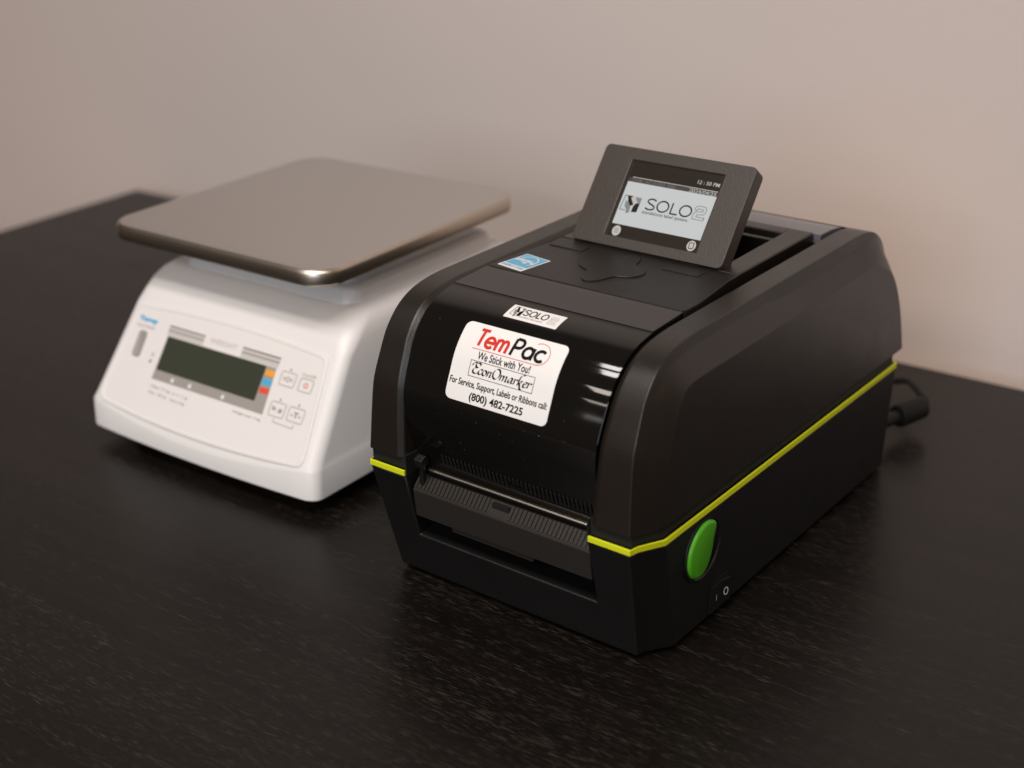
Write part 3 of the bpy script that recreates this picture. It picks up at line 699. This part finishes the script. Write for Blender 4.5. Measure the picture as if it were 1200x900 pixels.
for a_, b_ in ((.0566, .0934), (.1316, .1682)):
    g = MB(); put_poly(g, [(a_, .0604), (b_, .0604), (b_, .0680), (a_, .0680)], pp_, .00012); L_('light_band', g, M['plight'])
    for c_, d_ in ((.0669, .0680), (.0638, .0646)):
        g = MB(); put_poly(g, [(a_, c_), (b_, c_), (b_, d_), (a_, d_)], pp_, .0003); L_('dark_line', g, M['pdark'])
for (s0, s1_), mm in zip(((.0535, .0577), (.0470, .0510), (.0408, .0450)), ('orange', 'tblue', 'tred')):
    g = MB(); put_poly(g, [(.1590, s0), (.1676, s0), (.1676, s1_), (.1590, s1_)], pp_, .0003); L_('colour_tab', g, M[mm])
g = MB(); put_text(g, 'WEIGHT', (.0990, .0640, .1262, .0678), pp_, .0002, bold=-.01)
L_('lettering', g, M['pale_grey'])
g = MB(); put_text(g, 'Torrey', (.0236, .0646, .0434, .0694), pp_, .0002, bold=.075); L_('lettering', g, M['tblue'])
g = MB(); put_text(g, 'ELECTRONIC', (.0240, .0612, .0425, .0628), pp_, .0002); L_('lettering', g, M['pdark'])
g = MB(); put_text(g, 'Max 5 kg', (.0592, .0205, .0790, .0228), pp_, .0002); L_('lettering', g, M['pdark'])
g = MB(); put_text(g, 'Min 20 g', (.0585, .0158, .0770, .0182), pp_, .0002); L_('lettering', g, M['pdark'])
g = MB(); put_text(g, 'd = 1 g', (.0815, .0200, .0972, .0222), pp_, .0002); L_('lettering', g, M['pdark'])
g = MB(); put_text(g, 'Tare 5 kg', (.0810, .0152, .0965, .0175), pp_, .0002); L_('lettering', g, M['pdark'])
g = MB(); put_text(g, 'Weight max. 5 kg', (.1418, .0218, .1690, .0238), pp_, .0002); L_('lettering', g, M['pdark'])
for x_ in (.0775, .0955, .1290):
    g = MB(); put_poly(g, [(x_-.0016, .0286), (x_+.0016, .0286), (x_+.0012, .0316), (x_-.0012, .0316)], pp_, .0003); L_('indicator_mark', g, M['panel'])
g = MB(); put_poly(g, [(.0496+.0011*math.cos(k), .0386+.0013*math.sin(k)) for k in [2*math.pi*j/14 for j in range(14)]], pp_, .0003); L_('indicator_dot', g, M['pdark'])
g = MB(); put_stroke(g, [(.0499+.0010*math.cos(k), .0438+.0012*math.sin(k)) for k in [2*math.pi*j/14 for j in range(14)]], .0005, pp_, .0003, closed=True); L_('indicator_dot', g, M['pgrey'])
def pill(x0, y0, x1, y1, r_): return rrect(x0, y0, x1, y1, r_, 6)
g = MB().loft([[pp_(*q_, .0001) for q_ in pill(.0283, .0385, .0372, .0588, .0030)], [pp_(*q_, .0009) for q_ in pill(.0288, .0390, .0367, .0583, .0027)], [pp_(*q_, .0002) for q_ in pill(.0300, .0402, .0355, .0571, .0020)]], True, False, True)
S('level_bar', g, mat('grey_lens', (.36, .33, .32), .3), panel, ang=50)
for bx_, glyph, mm in (((.1735, .0503, .1870, .0600), '>O<', 'pgrey'), ((.1912, .0500, .2032, .0590), 'O', 'tred'), ((.1736, .0284, .1872, .0384), 'k g', 'pdark'), ((.1906, .0286, .2046, .0384), '-T-', 'pdark')):
    g = MB(); put_stroke(g, rrect(*bx_, .0014, 4), .00055, pp_, .0002, closed=True); key = L_('key_outline', g, M['pgrey'])
    cxm, cym = (bx_[0]+bx_[2])/2, (bx_[1]+bx_[3])/2
    g = MB(); wg = .0020 if glyph == 'O' else .0045
    put_text(g, glyph, (cxm-wg, cym-.0019, cxm+wg, cym+.0019), pp_, .0002, bold=.02); L_('key_symbol', g, M[mm])
    g = MB(); put_poly(g, [(cxm-.0008, bx_[3]+.0012), (cxm+.0008, bx_[3]+.0012), (cxm+.0005, bx_[3]+.0030), (cxm-.0005, bx_[3]+.0030)], pp_, .0002) if glyph != 'O' else put_text(g, 'On/Off', (.1912, .0604, .2035, .0626), pp_, .0002)
    L_('key_symbol', g, M['pgrey'])
g = MB(); put_stroke(g, [(.1800, .0272), (.1800, .0246), (.1985, .0242), (.1985, .0268)], .0005, pp_, .0002); L_('key_outline', g, M['pgrey'])
